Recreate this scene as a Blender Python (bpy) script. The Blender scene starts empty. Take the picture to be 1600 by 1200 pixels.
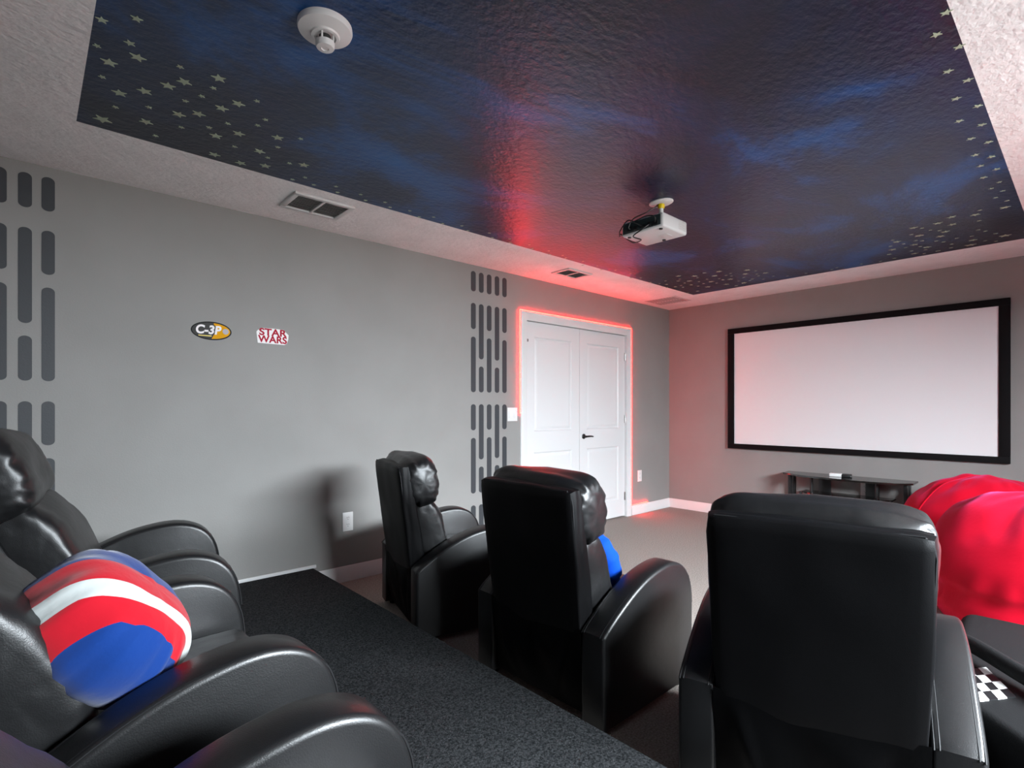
import bpy, bmesh, math, random
from math import sin, cos, pi, radians
from mathutils import Vector, Matrix, noise

SC = bpy.context.scene
COL = SC.collection
random.seed(7)

# ------------------------------------------------------------------ materials
def new_mat(name):
    m = bpy.data.materials.new(name); m.use_nodes = True
    nt = m.node_tree
    return m, nt, nt.nodes['Principled BSDF']

def srgb(r, g, b):
    def f(c):
        c /= 255.0
        return c / 12.92 if c <= 0.04045 else ((c + 0.055) / 1.055) ** 2.4
    return (f(r), f(g), f(b), 1.0)

def bump(nt, bsdf, scale, strength, dist=0.002, detail=3.0, kind='noise', stretch=None):
    tc = nt.nodes.new('ShaderNodeTexCoord')
    src = tc.outputs['Object']
    if stretch:
        mp = nt.nodes.new('ShaderNodeMapping'); mp.inputs['Scale'].default_value = stretch
        nt.links.new(src, mp.inputs['Vector']); src = mp.outputs['Vector']
    if kind == 'noise':
        t = nt.nodes.new('ShaderNodeTexNoise'); t.inputs['Scale'].default_value = scale
        t.inputs['Detail'].default_value = detail; out = t.outputs['Fac']
    else:
        t = nt.nodes.new('ShaderNodeTexVoronoi'); t.inputs['Scale'].default_value = scale; out = t.outputs['Distance']
    nt.links.new(src, t.inputs['Vector'])
    b = nt.nodes.new('ShaderNodeBump'); b.inputs['Strength'].default_value = strength
    b.inputs['Distance'].default_value = dist
    nt.links.new(out, b.inputs['Height'])
    prev = bsdf.inputs['Normal'].links
    if prev:
        nt.links.new(prev[0].from_socket, b.inputs['Normal'])
    nt.links.new(b.outputs['Normal'], bsdf.inputs['Normal'])
    return src, out

def simple(name, col, rough=0.5, metal=0.0, spec=0.5, coat=0.0):
    m, nt, b = new_mat(name)
    b.inputs['Base Color'].default_value = col
    b.inputs['Roughness'].default_value = rough
    b.inputs['Metallic'].default_value = metal
    b.inputs['Specular IOR Level'].default_value = spec
    return m

def mottled(name, c1, c2, scale, rough=0.9, lo=0.35, hi=0.65, spec=0.3, detail=4.0):
    m, nt, b = new_mat(name)
    tc = nt.nodes.new('ShaderNodeTexCoord')
    n = nt.nodes.new('ShaderNodeTexNoise'); n.inputs['Scale'].default_value = scale; n.inputs['Detail'].default_value = detail
    nt.links.new(tc.outputs['Object'], n.inputs['Vector'])
    r = nt.nodes.new('ShaderNodeValToRGB')
    r.color_ramp.elements[0].position = lo; r.color_ramp.elements[0].color = c1
    r.color_ramp.elements[1].position = hi; r.color_ramp.elements[1].color = c2
    nt.links.new(n.outputs['Fac'], r.inputs['Fac']); nt.links.new(r.outputs['Color'], b.inputs['Base Color'])
    b.inputs['Roughness'].default_value = rough
    b.inputs['Specular IOR Level'].default_value = spec
    return m, nt, b

M = {}
# grey wall paint with a fine orange-peel texture
M['wall'], nt, b = mottled('grey wall paint', (0.262, 0.254, 0.243, 1), (0.278, 0.270, 0.259, 1), 3.0, rough=0.62, spec=0.3)
bump(nt, b, 120.0, 0.25, 0.002)
# white ceiling paint with a coarse knock-down texture
M['ceil'], nt, b = mottled('white textured ceiling paint', (0.82, 0.815, 0.81, 1), (0.88, 0.875, 0.87, 1), 6.0, rough=0.75)
bump(nt, b, 42.0, 0.8, 0.010, detail=2.5, stretch=(0.75, 1.0, 1.0))
# night sky mural paint: dark navy with brighter blue brush clouds, satin
m, nt, b = new_mat('night blue ceiling paint'); M['night'] = m
tc = nt.nodes.new('ShaderNodeTexCoord')
mp = nt.nodes.new('ShaderNodeMapping'); mp.inputs['Scale'].default_value = (0.62, 1.0, 1.0); mp.inputs['Location'].default_value = (3.1, 1.7, 0)
mp.inputs['Rotation'].default_value = (0, 0, 0.5)
nt.links.new(tc.outputs['Object'], mp.inputs['Vector'])
n1 = nt.nodes.new('ShaderNodeTexNoise'); n1.inputs['Scale'].default_value = 1.25; n1.inputs['Detail'].default_value = 6.0
n1.inputs['Roughness'].default_value = 0.62; n1.inputs['Distortion'].default_value = 0.6
nt.links.new(mp.outputs['Vector'], n1.inputs['Vector'])
rp = nt.nodes.new('ShaderNodeValToRGB'); cr = rp.color_ramp
cr.elements[0].position = 0.38; cr.elements[0].color = (0.0035, 0.009, 0.026, 1)
cr.elements[1].position = 0.52; cr.elements[1].color = (0.003, 0.018, 0.066, 1)
e = cr.elements.new(0.60); e.color = (0.002, 0.055, 0.20, 1)
e = cr.elements.new(0.72); e.color = (0.002, 0.09, 0.31, 1)
nt.links.new(n1.outputs['Fac'], rp.inputs['Fac']); nt.links.new(rp.outputs['Color'], b.inputs['Base Color'])
b.inputs['Roughness'].default_value = 0.34; b.inputs['Specular IOR Level'].default_value = 0.55
bump(nt, b, 42.0, 0.55, 0.007, detail=2.5, stretch=(0.75, 1.0, 1.0))
# carpets
M['carpet'], nt, b = mottled('beige carpet', (0.22, 0.192, 0.171, 1), (0.43, 0.385, 0.35, 1), 120.0, rough=1.0, spec=0.1, lo=0.3, hi=0.7)
bump(nt, b, 190.0, 0.9, 0.008); bump(nt, b, 22.0, 0.3, 0.01)
M['riser'], nt, b = mottled('charcoal carpet', (0.008, 0.009, 0.010, 1), (0.055, 0.057, 0.060, 1), 140.0, rough=1.0, spec=0.1, lo=0.34, hi=0.72)
bump(nt, b, 220.0, 0.9, 0.006)
M['white'] = simple('white satin trim paint', (0.70, 0.70, 0.695, 1), 0.38)
M['door'] = simple('white door paint', (0.70, 0.70, 0.70, 1), 0.36)
M['plate'] = simple('white plastic', (0.74, 0.74, 0.73, 1), 0.35)
M['vent'] = simple('white vent metal', (0.62, 0.62, 0.61, 1), 0.45)
M['dark'] = simple('dark slot', (0.03, 0.03, 0.03, 1), 0.8)
M['ventdark'] = simple('shadow grey duct', (0.30, 0.30, 0.30, 1), 0.9)
M['bar'] = simple('dark slate wall paint', (0.040, 0.043, 0.048, 1), 0.5, spec=0.4)
nt = M['bar'].node_tree; bump(nt, nt.nodes['Principled BSDF'], 120.0, 0.25, 0.002)
M['steel'] = simple('brushed nickel', (0.35, 0.34, 0.33, 1), 0.3, 1.0)
M['darksteel'] = simple('dark bronze metal', (0.05, 0.05, 0.05, 1), 0.32, 1.0)
# leathers
def leather(name, col, rough, crease=0.10):
    m, nt, b = new_mat(name)
    b.inputs['Base Color'].default_value = col
    b.inputs['Roughness'].default_value = rough
    b.inputs['Specular IOR Level'].default_value = 0.5
    bump(nt, b, 9.0, crease, 0.012, detail=3.0)
    bump(nt, b, 420.0, 0.22, 0.0012, detail=1.0)
    return m
M['leather'] = leather('black leather', (0.0075, 0.0075, 0.008, 1), 0.36)
M['leather2'] = leather('black leather cushion', (0.0075, 0.0075, 0.008, 1), 0.38, 0.28)
M['backcloth'] = leather('black vinyl back panel', (0.003, 0.003, 0.0035, 1), 0.5)
M['backcloth'].node_tree.nodes['Principled BSDF'].inputs['Specular IOR Level'].default_value = 0.15
M['thread'] = simple('black thread', (0.010, 0.010, 0.011, 1), 0.65, 0, 0.25)
M['blackplastic'] = simple('black plastic', (0.012, 0.012, 0.012, 1), 0.4)
M['frameblack'] = simple('black velvet frame', (0.0045, 0.004, 0.0045, 1), 0.8, spec=0.15)
M['screen'] = simple('matte white screen', (0.76, 0.76, 0.765, 1), 0.9, spec=0.1)
# plush
def plush(name, col, rough=0.85, sheen=0.6, tint=None, bs=60.0):
    m, nt, b = new_mat(name)
    b.inputs['Base Color'].default_value = col
    b.inputs['Roughness'].default_value = rough
    b.inputs['Specular IOR Level'].default_value = 0.15
    b.inputs['Sheen Weight'].default_value = sheen
    b.inputs['Sheen Roughness'].default_value = 0.4
    if tint: b.inputs['Sheen Tint'].default_value = tint
    bump(nt, b, bs, 0.3, 0.003)
    return m
M['red'] = plush('red plush', (0.50, 0.0, 0.014, 1), 0.8, 0.30, (1.0, 0.12, 0.4, 1))
M['blue'] = plush('blue plush', (0.0, 0.05, 0.40, 1), 0.8, 0.3, (0.2, 0.5, 1, 1))
M['pred'] = plush('pillow red plush', (0.60, 0.002, 0.015, 1), 0.8, 0.2, (1, 0.3, 0.3, 1))
M['pwhite'] = plush('pillow white plush', (0.62, 0.66, 0.64, 1), 0.8, 0.2)
M['standtop'] = simple('black glass', (0.012, 0.010, 0.009, 1), 0.12, spec=0.6)
M['standleg'] = simple('black stand metal', (0.010, 0.010, 0.010, 1), 0.35)
M['proj'] = simple('projector white', (0.62, 0.63, 0.63, 1), 0.35)
M['projback'] = simple('projector connector panel', (0.030, 0.046, 0.046, 1), 0.4)
M['yellow'] = simple('yellow plastic', (0.62, 0.46, 0.0, 1), 0.4)
M['nylon'] = plush('black nylon', (0.0045, 0.0045, 0.005, 1), 0.75, 0.0, None, 300.0)
M['checkw'] = simple('white vinyl', (0.70, 0.70, 0.68, 1), 0.45)
M['checkb'] = simple('black vinyl', (0.008, 0.008, 0.009, 1), 0.35)
M['star'] = simple('pale glow vinyl', (0.40, 0.47, 0.34, 1), 0.5)
M['stickgrey'] = simple('sticker grey', (0.060, 0.060, 0.057, 1), 0.6, 0, 0.1)
M['stickdark'] = simple('sticker dark edge', (0.012, 0.012, 0.012, 1), 0.6, 0, 0.1)
M['stickdisc'] = simple('sticker pale disc', (0.36, 0.34, 0.38, 1), 0.5)
M['stickgold'] = simple('sticker gold', (0.72, 0.34, 0.004, 1), 0.6, 0, 0.1)
M['stickwhite'] = simple('sticker white', (0.74, 0.70, 0.70, 1), 0.4)
M['stickred'] = simple('sticker red', (0.40, 0.012, 0.035, 1), 0.6, 0, 0.1)
# red led strip (a lamp)
m, nt, b = new_mat('red led strip'); M['led'] = m
b.inputs['Base Color'].default_value = (0.8, 0.1, 0.05, 1)
b.inputs['Emission Color'].default_value = (1.0, 0.0065, 0.0045, 1)
b.inputs['Emission Strength'].default_value = 90.0
# window glass
m, nt, b = new_mat('window glass'); M['glass'] = m
nt.nodes.remove(b)
tr = nt.nodes.new('ShaderNodeBsdfTransparent'); gl = nt.nodes.new('ShaderNodeBsdfGlossy'); gl.inputs['Roughness'].default_value = 0.02
mx = nt.nodes.new('ShaderNodeMixShader'); mx.inputs['Fac'].default_value = 0.06
nt.links.new(tr.outputs[0], mx.inputs[1]); nt.links.new(gl.outputs[0], mx.inputs[2])
nt.links.new(mx.outputs[0], nt.nodes['Material Output'].inputs['Surface'])

# ------------------------------------------------------------------ helpers
def finish(name, bm, mats, parent=None, smooth=35, mtx=None):
    if mtx is not None:
        bm.transform(mtx)
    bm.normal_update()
    if smooth:
        for f in bm.faces: f.smooth = True
        lim = radians(smooth)
        for e_ in bm.edges:
            if len(e_.link_faces) == 2:
                if e_.calc_face_angle(0) > lim: e_.smooth = False
            else:
                e_.smooth = False
    me = bpy.data.meshes.new(name); bm.to_mesh(me); bm.free()
    if not isinstance(mats, (list, tuple)): mats = [mats]
    for m_ in mats: me.materials.append(m_)
    o = bpy.data.objects.new(name, me); COL.objects.link(o)
    if parent: o.parent = parent
    return o

def tag(o, label=None, cat=None, group=None, kind=None):
    if label: o['label'] = label
    if cat: o['category'] = cat
    if group: o['group'] = group
    if kind: o['kind'] = kind
    return o

def empty(name, loc, rz=0.0):
    o = bpy.data.objects.new(name, None); COL.objects.link(o)
    o.location = loc; o.rotation_euler = (0, 0, rz); o.empty_display_size = 0.1
    return o

def copy_tree(o, parent=None):
    c = o.copy(); COL.objects.link(c)
    if parent: c.parent = parent
    for ch in list(o.children): copy_tree(ch, c)
    return c

def box(bm, x0, x1, y0, y1, z0, z1, bev=0.0, seg=2, mi=0):
    r = bmesh.ops.create_cube(bm, size=1.0)
    vs = r['verts']
    for v in vs:
        v.co = Vector(((x0 + x1) / 2 + v.co.x * (x1 - x0), (y0 + y1) / 2 + v.co.y * (y1 - y0), (z0 + z1) / 2 + v.co.z * (z1 - z0)))
    fs = set(f for v in vs for f in v.link_faces)
    if bev > 0:
        es = list(set(e_ for v in vs for e_ in v.link_edges))
        r = bmesh.ops.bevel(bm, geom=es, offset=bev, segments=seg, profile=0.5, affect='EDGES')
        fs = set(r['faces']) | set(f for f in fs if f.is_valid)
    for f in fs: f.material_index = mi
    return fs

def tube(bm, pts, r, n=8, closed=False, mi=0):
    pts = [Vector(p) for p in pts]
    rings = []
    N = len(pts)
    up = None
    for i, p in enumerate(pts):
        if closed: t = pts[(i + 1) % N] - pts[i - 1]
        else: t = pts[min(i + 1, N - 1)] - pts[max(i - 1, 0)]
        t.normalize()
        if up is None:
            a = Vector((0, 0, 1)) if abs(t.z) < 0.9 else Vector((1, 0, 0))
            up = (a - t * a.dot(t)).normalized()
        else:
            up = (up - t * up.dot(t)).normalized()
        s = t.cross(up)
        rr = r[i] if isinstance(r, (list, tuple)) else r
        rings.append([bm.verts.new(p + (up * cos(2 * pi * k / n) + s * sin(2 * pi * k / n)) * rr) for k in range(n)])
    M_ = N if closed else N - 1
    for i in range(M_):
        a, b_ = rings[i], rings[(i + 1) % N]
        for k in range(n):
            f = bm.faces.new((a[k], a[(k + 1) % n], b_[(k + 1) % n], b_[k])); f.material_index = mi
    if not closed:
        bm.faces.new(rings[0][::-1]).material_index = mi; bm.faces.new(rings[-1]).material_index = mi

def lathe(bm, prof, n=32, mi=0, c=(0, 0, 0)):
    rings = []
    for (r, z) in prof:
        if r < 1e-5: rings.append([bm.verts.new((c[0], c[1], c[2] + z))])
        else: rings.append([bm.verts.new((c[0] + r * cos(2 * pi * k / n), c[1] + r * sin(2 * pi * k / n), c[2] + z)) for k in range(n)])
    for a, b_ in zip(rings, rings[1:]):
        for k in range(n):
            k2 = (k + 1) % n
            if len(a) == 1 and len(b_) == 1: continue
            if len(a) == 1: f = bm.faces.new((a[0], b_[k], b_[k2]))
            elif len(b_) == 1: f = bm.faces.new((a[k], b_[0], a[k2]))
            else: f = bm.faces.new((a[k], b_[k], b_[k2], a[k2]))
            f.material_index = mi
    bmesh.ops.recalc_face_normals(bm, faces=bm.faces)

def prism(bm, poly, y0, y1, mi=0):
    """poly in (x, z), extruded along y"""
    a = [bm.verts.new((x, y0, z)) for x, z in poly]
    b_ = [bm.verts.new((x, y1, z)) for x, z in poly]
    n = len(poly)
    fs = [bm.faces.new(a), bm.faces.new(b_[::-1])]
    for k in range(n):
        fs.append(bm.faces.new((a[k], b_[k], b_[(k + 1) % n], a[(k + 1) % n])))
    for f in fs: f.material_index = mi
    bmesh.ops.recalc_face_normals(bm, faces=fs)
    return a, b_

def catmull(pts, sub):
    out = []
    n = len(pts)
    for i in range(n - 1):
        p0, p1, p2, p3 = pts[max(i - 1, 0)], pts[i], pts[i + 1], pts[min(i + 2, n - 1)]
        for k in range(sub):
            t = k / sub
            out.append(tuple(0.5 * (2 * p1[j] + (p2[j] - p0[j]) * t + (2 * p0[j] - 5 * p1[j] + 4 * p2[j] - p3[j]) * t * t
                                    + (3 * p1[j] - p0[j] - 3 * p2[j] + p3[j]) * t ** 3) for j in range(len(p1))))
    out.append(tuple(pts[-1]))
    return out

def spow(v, e_): return math.copysign(abs(v) ** e_, v)

def cushion(bm, sx, sy, sz, e1=0.45, e2=0.8, wr=0.006, seed=0.0, nu=56, nv=48, lump=0.006, freq=11, mi=0):
    """puffy pillow around the origin; gathered wrinkles run in from its two y ends"""
    rings = []
    for i in range(nu + 1):
        et = -pi / 2 + pi * i / nu
        y = sy * spow(sin(et), e1); r = abs(cos(et)) ** e1
        ring = []
        for k in range(nv):
            w = 2 * pi * k / nv
            p = Vector((sx * r * spow(cos(w), e2), y, sz * r * spow(sin(w), e2)))
            q = Vector((p.x / sx, p.y / sy, p.z / sz))
            a = abs(sin(et))
            g = noise.noise(Vector((w * 1.3 + seed, q.y * 0.8, seed * 2)))
            wt = math.exp(-((a - 0.80) / 0.17) ** 2) * max(0.0, 1 - a ** 14)
            fold = sin(freq * w + 4.5 * g + seed) * wr * wt * (0.35 + 0.65 * abs(noise.noise(Vector((w * 0.9, seed, q.y)))) * 2)
            l_ = lump * noise.noise(q * 1.6 + Vector((seed, seed, 0)))
            f2 = wr * 0.55 * noise.noise(Vector((q.x * 2.5, q.y * 1.2 + seed, q.z * 7)))
            n_ = Vector((p.x / sx ** 2, p.y / sy ** 2 * 0.3, p.z / sz ** 2))
            if n_.length > 1e-6: n_.normalize()
            ring.append(p + n_ * (fold + l_ + f2))
        rings.append(ring)
    vr = []
    for i, ring in enumerate(rings):
        if i in (0, nu):
            c = sum(ring, Vector()) / nv; vr.append([bm.verts.new(c)])
        else: vr.append([bm.verts.new(p) for p in ring])
    for a, b_ in zip(vr, vr[1:]):
        for k in range(nv):
            k2 = (k + 1) % nv
            if len(a) == 1: f = bm.faces.new((a[0], b_[k], b_[k2]))
            elif len(b_) == 1: f = bm.faces.new((a[k], b_[0], a[k2]))
            else: f = bm.faces.new((a[k], b_[k], b_[k2], a[k2]))
            f.material_index = mi
    bmesh.ops.recalc_face_normals(bm, faces=bm.faces)

def softbox(bm, x0, x1, y0, y1, z0, z1, r, n=14, puff=0.0, seed=0.0, wr=0.0):
    """rounded cushion box: gridded cube, rounded by radius r, optionally puffed"""
    res = bmesh.ops.create_cube(bm, size=2.0)
    bmesh.ops.subdivide_edges(bm, edges=bm.edges[:], cuts=n, use_grid_fill=True)
    hx, hy, hz = (x1 - x0) / 2, (y1 - y0) / 2, (z1 - z0) / 2
    c = Vector(((x0 + x1) / 2, (y0 + y1) / 2, (z0 + z1) / 2))
    for v in bm.verts:
        q = v.co.copy()
        p = Vector((q.x * hx, q.y * hy, q.z * hz))
        inner = Vector((max(-hx + r, min(hx - r, p.x)), max(-hy + r, min(hy - r, p.y)), max(-hz + r, min(hz - r, p.z))))
        d = p - inner
        nn = d.normalized() if d.length > 1e-9 else Vector((0, 0, 0))
        p = inner + nn * r if d.length > 1e-9 else p
        if puff and nn.length:
            k = 1.0
            for qi, ni in zip(q, nn):
                k *= (1 - (qi * (1 - abs(ni))) ** 2)
            p += nn * puff * k
        if wr and nn.length:
            p += nn * wr * noise.noise(Vector((q.x * 2.2 + seed, q.y * 2.2, q.z * 2.2)))
        v.co = p + c
# ------------------------------------------------------------------ dimensions of the room (metres)
CAM_H = 1.22
YL, XS, YR, XB, ZC = 3.566, 5.885, -1.30, -0.52, 2.44
BL = (0.150, 5.29, 0.30, 2.915)          # painted rectangle on the ceiling

# ------------------------------------------------------------------ room shell
bm = bmesh.new(); box(bm, XB - .1, XS + .1, YR - .1, YL + .1, -0.1, 0.0)
tag(finish('floor', bm, M['carpet'], smooth=0), 'beige carpeted floor', kind='structure')
bm = bmesh.new()
xs = [XB - .1, BL[0], BL[1], XS + .1]; ys = [YR - .1, BL[2], BL[3], YL + .1]
g = [[[bm.verts.new((x, y, z)) for z in (ZC, ZC + .1)] for y in ys] for x in xs]
for i in range(3):
    for j in range(3):
        for k in (0, 1):
            f = bm.faces.new((g[i][j][k], g[i + 1][j][k], g[i + 1][j + 1][k], g[i][j + 1][k]))
            if i == 1 and j == 1 and k == 0: f.material_index = 1
for i in range(3):
    for j in (0, 3): bm.faces.new((g[i][j][0], g[i + 1][j][0], g[i + 1][j][1], g[i][j][1]))
    for j in (0, 3): bm.faces.new((g[j][i][0], g[j][i + 1][0], g[j][i + 1][1], g[j][i][1]))
bmesh.ops.recalc_face_normals(bm, faces=bm.faces)
tag(finish('ceiling', bm, [M['ceil'], M['night']], smooth=0), 'white textured ceiling with a night blue painted rectangle', kind='structure')

DX0, DX1, DZ = 3.424, 4.988, 2.042       # door opening
bm = bmesh.new()
box(bm, XB - .1, DX0, YL, YL + .1, 0, ZC); box(bm, DX1, XS + .1, YL, YL + .1, 0, ZC); box(bm, DX0, DX1, YL, YL + .1, DZ, ZC)
tag(finish('wall_left', bm, M['wall'], smooth=0), 'grey painted wall with the white double door', kind='structure')
bm = bmesh.new(); box(bm, XS, XS + .1, YR - .1, YL, 0, ZC)
tag(finish('wall_far', bm, M['wall'], smooth=0), 'grey painted wall carrying the projection screen', kind='structure')
bm = bmesh.new(); box(bm, XB - .1, XB, YR - .1, YL, 0, ZC)
tag(finish('wall_back', bm, M['wall'], smooth=0), 'grey painted wall behind the back row', kind='structure')
WINS = [(1.10, 3.60)]; WZ0, WZ1 = 0.75, 2.02
bm = bmesh.new()
cx = XB
for a, b_ in WINS:
    box(bm, cx, a, YR - .1, YR, 0, ZC); box(bm, a, b_, YR - .1, YR, 0, WZ0); box(bm, a, b_, YR - .1, YR, WZ1, ZC); cx = b_
box(bm, cx, XS, YR - .1, YR, 0, ZC)
tag(finish('wall_right', bm, M['wall'], smooth=0), 'grey painted wall with the wide window', kind='structure')
for i, (a, b_) in enumerate(WINS):
    bm = bmesh.new(); t = .045
    for (x0, x1, z0, z1) in ((a, a + t, WZ0, WZ1), (b_ - t, b_, WZ0, WZ1), (a + t, b_ - t, WZ0, WZ0 + t), (a + t, b_ - t, WZ1 - t, WZ1),
                             (a + t, b_ - t, (WZ0 + WZ1) / 2 - .02, (WZ0 + WZ1) / 2 + .02)):
        box(bm, x0, x1, YR - .08, YR - .03, z0, z1, .004)
    w = tag(finish('window_%d' % (i + 1), bm, M['white']), 'white framed sash window in the side wall', kind='structure')
    bm = bmesh.new(); box(bm, a + t, b_ - t, YR - .057, YR - .053, WZ0 + t, WZ1 - t)
    finish('pane', bm, M['glass'], w, smooth=0)
    bm = bmesh.new(); box(bm, a - .03, b_ + .03, YR - .03, YR + .05, WZ0 - .025, WZ0, .005)
    finish('window_sill', bm, M['white'], w)

def baseboard(name, pts, parent=None, h=0.108, t=0.014):
    """profile swept along a straight run; pts = start, end, inward normal"""
    (x0, y0), (x1, y1), (nx, ny) = pts
    prof = [(0, 0), (t, 0), (t, h - .03), (t * .75, h - .022), (t * .7, h - .008), (t * .35, h), (0, h)]
    bm = bmesh.new()
    a = [bm.verts.new((x0 + nx * d, y0 + ny * d, z)) for d, z in prof]; b2 = [bm.verts.new((x1 + nx * d, y1 + ny * d, z)) for d, z in prof]
    n = len(prof)
    bm.faces.new(a); bm.faces.new(b2[::-1])
    for k in range(n): bm.faces.new((a[k], b2[k], b2[(k + 1) % n], a[(k + 1) % n]))
    bmesh.ops.recalc_face_normals(bm, faces=bm.faces)
    return tag(finish(name, bm, M['white'], parent), 'white baseboard', kind='structure')
RX = 1.425                               # front edge of the platform
baseboard('baseboard_left', ((RX + .002, YL), (3.340, YL), (0, -1)))
baseboard('baseboard_left_corner', ((5.078, YL), (XS, YL), (0, -1)))
baseboard('baseboard_far', ((XS, YL - .014), (XS, YR), (-1, 0)))
baseboard('baseboard_right', ((RX + .002, YR), (XS - .014, YR), (0, 1)))

# ------------------------------------------------------------------ double door
door = empty('door_1', (4.205, YL, 0)); tag(door, 'white panelled double door with white casing', kind='structure')
def rel(o_, p): return p
dx = 4.205
def door_leaf(x0, x1, hinge_left):
    """moulded two-panel leaf; the arched-free panels are raised in a recess"""
    y = 0.018                      # face sits a little inside the wall plane
    z0, z1 = 0.012, 2.036
    bm = bmesh.new()
    W = x1 - x0
    px0, px1 = x0 + .115, x1 - .115
    rects = [(px0, px1, 0.20, 0.80), (px0, px1, 1.00, 1.90)]
    # front skin built from strips around the two recesses
    def quad(a, b2, c, d): 
        return bm.faces.new([bm.verts.new(p) for p in (a, b2, c, d)])
    def flat(xa, xb, za, zb, yy=y): quad((xa, yy, za), (xb, yy, za), (xb, yy, zb), (xa, yy, zb))
    flat(x0, px0, z0, z1); flat(px1, x1, z0, z1)
    zz = [z0, .20, .80, 1.00, 1.90, z1]
    for k in (0, 2, 4): flat(px0, px1, zz[k], zz[k + 1])
    for (xa, xb, za, zb) in rects:
        steps = [(0, 0), (.010, .010), (.022, .011), (.045, .002), (.050, .002)]
        for (i0, d0), (i1, d1) in zip(steps, steps[1:]):
            A = [(xa + i0, y + d0, za + i0), (xb - i0, y + d0, za + i0), (xb - i0, y + d0, zb - i0), (xa + i0, y + d0, zb - i0)]
            B = [(xa + i1, y + d1, za + i1), (xb - i1, y + d1, za + i1), (xb - i1, y + d1, zb - i1), (xa + i1, y + d1, zb - i1)]
            for k in range(4): quad(A[k], A[(k + 1) % 4], B[(k + 1) % 4], B[k])
        flat(xa + .05, xb - .05, za + .05, zb - .05, y + .002)
    # edges and back
    yb = y + .035
    flat(x0, x1, z0, z1, yb)
    quad((x0, y, z0), (x0, yb, z0), (x0, yb, z1), (x0, y, z1)); quad((x1, y, z0), (x1, yb, z0), (x1, yb, z1), (x1, y, z1))
    quad((x0, y, z1), (x1, y, z1), (x1, yb, z1), (x0, yb, z1)); quad((x0, y, z0), (x1, y, z0), (x1, yb, z0), (x0, yb, z0))
    bmesh.ops.remove_doubles(bm, verts=bm.verts[:], dist=1e-5)
    bmesh.ops.recalc_face_normals(bm, faces=bm.faces)
    lf = finish('door_leaf', bm, M['door'], door, smooth=25, mtx=Matrix.Translation((-dx, 0, 0)))
    for zh in (.23, 1.10, 1.80):
        bm = bmesh.new(); hx = x0 - .003 if hinge_left else x1 + .003
        tube(bm, [(hx - dx, y - .004, zh - .045), (hx - dx, y - .004, zh + .045)], .0065, 10)
        box(bm, hx - dx - .014, hx - dx + .014, y - .002, y + .001, zh - .045, zh + .045)
        finish('hinge', bm, M['steel'], lf)
    return lf
lf1 = door_leaf(DX0 + .004, 4.199, True)
lf2 = door_leaf(4.203, DX1 - .004, False)
bm = bmesh.new()
hx, hz, hy = 4.268 - dx, .928, .018
tmp = bmesh.new(); lathe(tmp, [(0, .0), (.027, .0), (.027, .006), (.022, .010), (.012, .012), (.011, .040), (0, .042)], 24)
tmp.transform(Matrix.Translation((hx, hy, hz)) @ Matrix.Rotation(pi / 2, 4, 'X'))
me_ = bpy.data.meshes.new('t'); tmp.to_mesh(me_); tmp.free(); bm.from_mesh(me_); bpy.data.meshes.remove(me_)
tube(bm, catmull([(hx, hy - .038, hz), (hx + .03, hy - .044, hz + .002), (hx + .075, hy - .042, hz + .001), (hx + .112, hy - .036, hz - .004)], 5), [.009] * 8 + [.0075] * 8, 10)
finish('handle', bm, M['darksteel'], lf2)
# latch plate near the upper hinge of the first leaf
bm = bmesh.new(); box(bm, DX0 + .012 - dx, DX0 + .040 - dx, .008, .018, 1.845, 1.87, .003); finish('latch', bm, M['steel'], lf1)
# jamb and casing
bm = bmesh.new()
box(bm, DX0 - .02, DX0 + .001, -.002, .10, 0, DZ + .02); box(bm, DX1 - .001, DX1 + .02, -.002, .10, 0, DZ + .02); box(bm, DX0, DX1, -.002, .10, DZ - .001, DZ + .02)
box(bm, DX0, DX1, .058, .10, 0, DZ)
finish('jamb', bm, M['white'], door, smooth=0, mtx=Matrix.Translation((-dx, 0, 0)))
def casing_profile():
    # distance from opening outwards, depth out of the wall
    return [(0, 0), (0, .010), (.012, .014), (.050, .016), (.066, .019), (.076, .017), (.082, .010), (.082, 0)]
bm = bmesh.new(); path = [(DX0, 0), (DX0, DZ), (DX1, DZ), (DX1, 0)]
dirs = [(-1, 0), (-1, 1), (1, 1), (1, 0)]
rings = []
for (x, z), (ax, az) in zip(path, dirs):
    rings.append([bm.verts.new((x + ax * d - dx, -h_, z + az * d)) for d, h_ in casing_profile()])
for a, b2 in zip(rings, rings[1:]):
    for k in range(len(a)): bm.faces.new((a[k], b2[k], b2[(k + 1) % len(a)], a[(k + 1) % len(a)]))
bm.faces.new(rings[0]); bm.faces.new(rings[-1][::-1]); bmesh.ops.recalc_face_normals(bm, faces=bm.faces)
finish('casing', bm, M['white'], door, smooth=25)

# ------------------------------------------------------------------ red led strip around the casing
def led_run(bm, p0, p1, r=.0045): tube(bm, [p0, p1], r, 6)
bm = bmesh.new(); o_ = .0875; yy = YL - .006
cl, crr, ct = DX0 - o_, DX1 + o_, DZ + o_
tube(bm, [(cl, yy, 1.17), (cl, yy, ct), (crr, yy, ct), (crr, yy, .118), (5.40, yy, .118)], .0045, 6)
tag(finish('led_strip', bm, M['led']), 'glowing red light strip stuck along the white door casing', 'light strip')

# ------------------------------------------------------------------ platform
bm = bmesh.new(); box(bm, XB + .002, RX, YR + .002, YL - .002, 0, .139, .006, 2)
tag(finish('seating_platform', bm, M['riser']), 'low charcoal carpeted platform under the back row of recliners', 'platform')
bm = bmesh.new(); box(bm, XB + .002, RX + .018, YL - .012, YL, .139, .160, .003)
tag(finish('trim_1', bm, M['white']), 'thin white trim along the platform at the wall', kind='structure')

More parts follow.
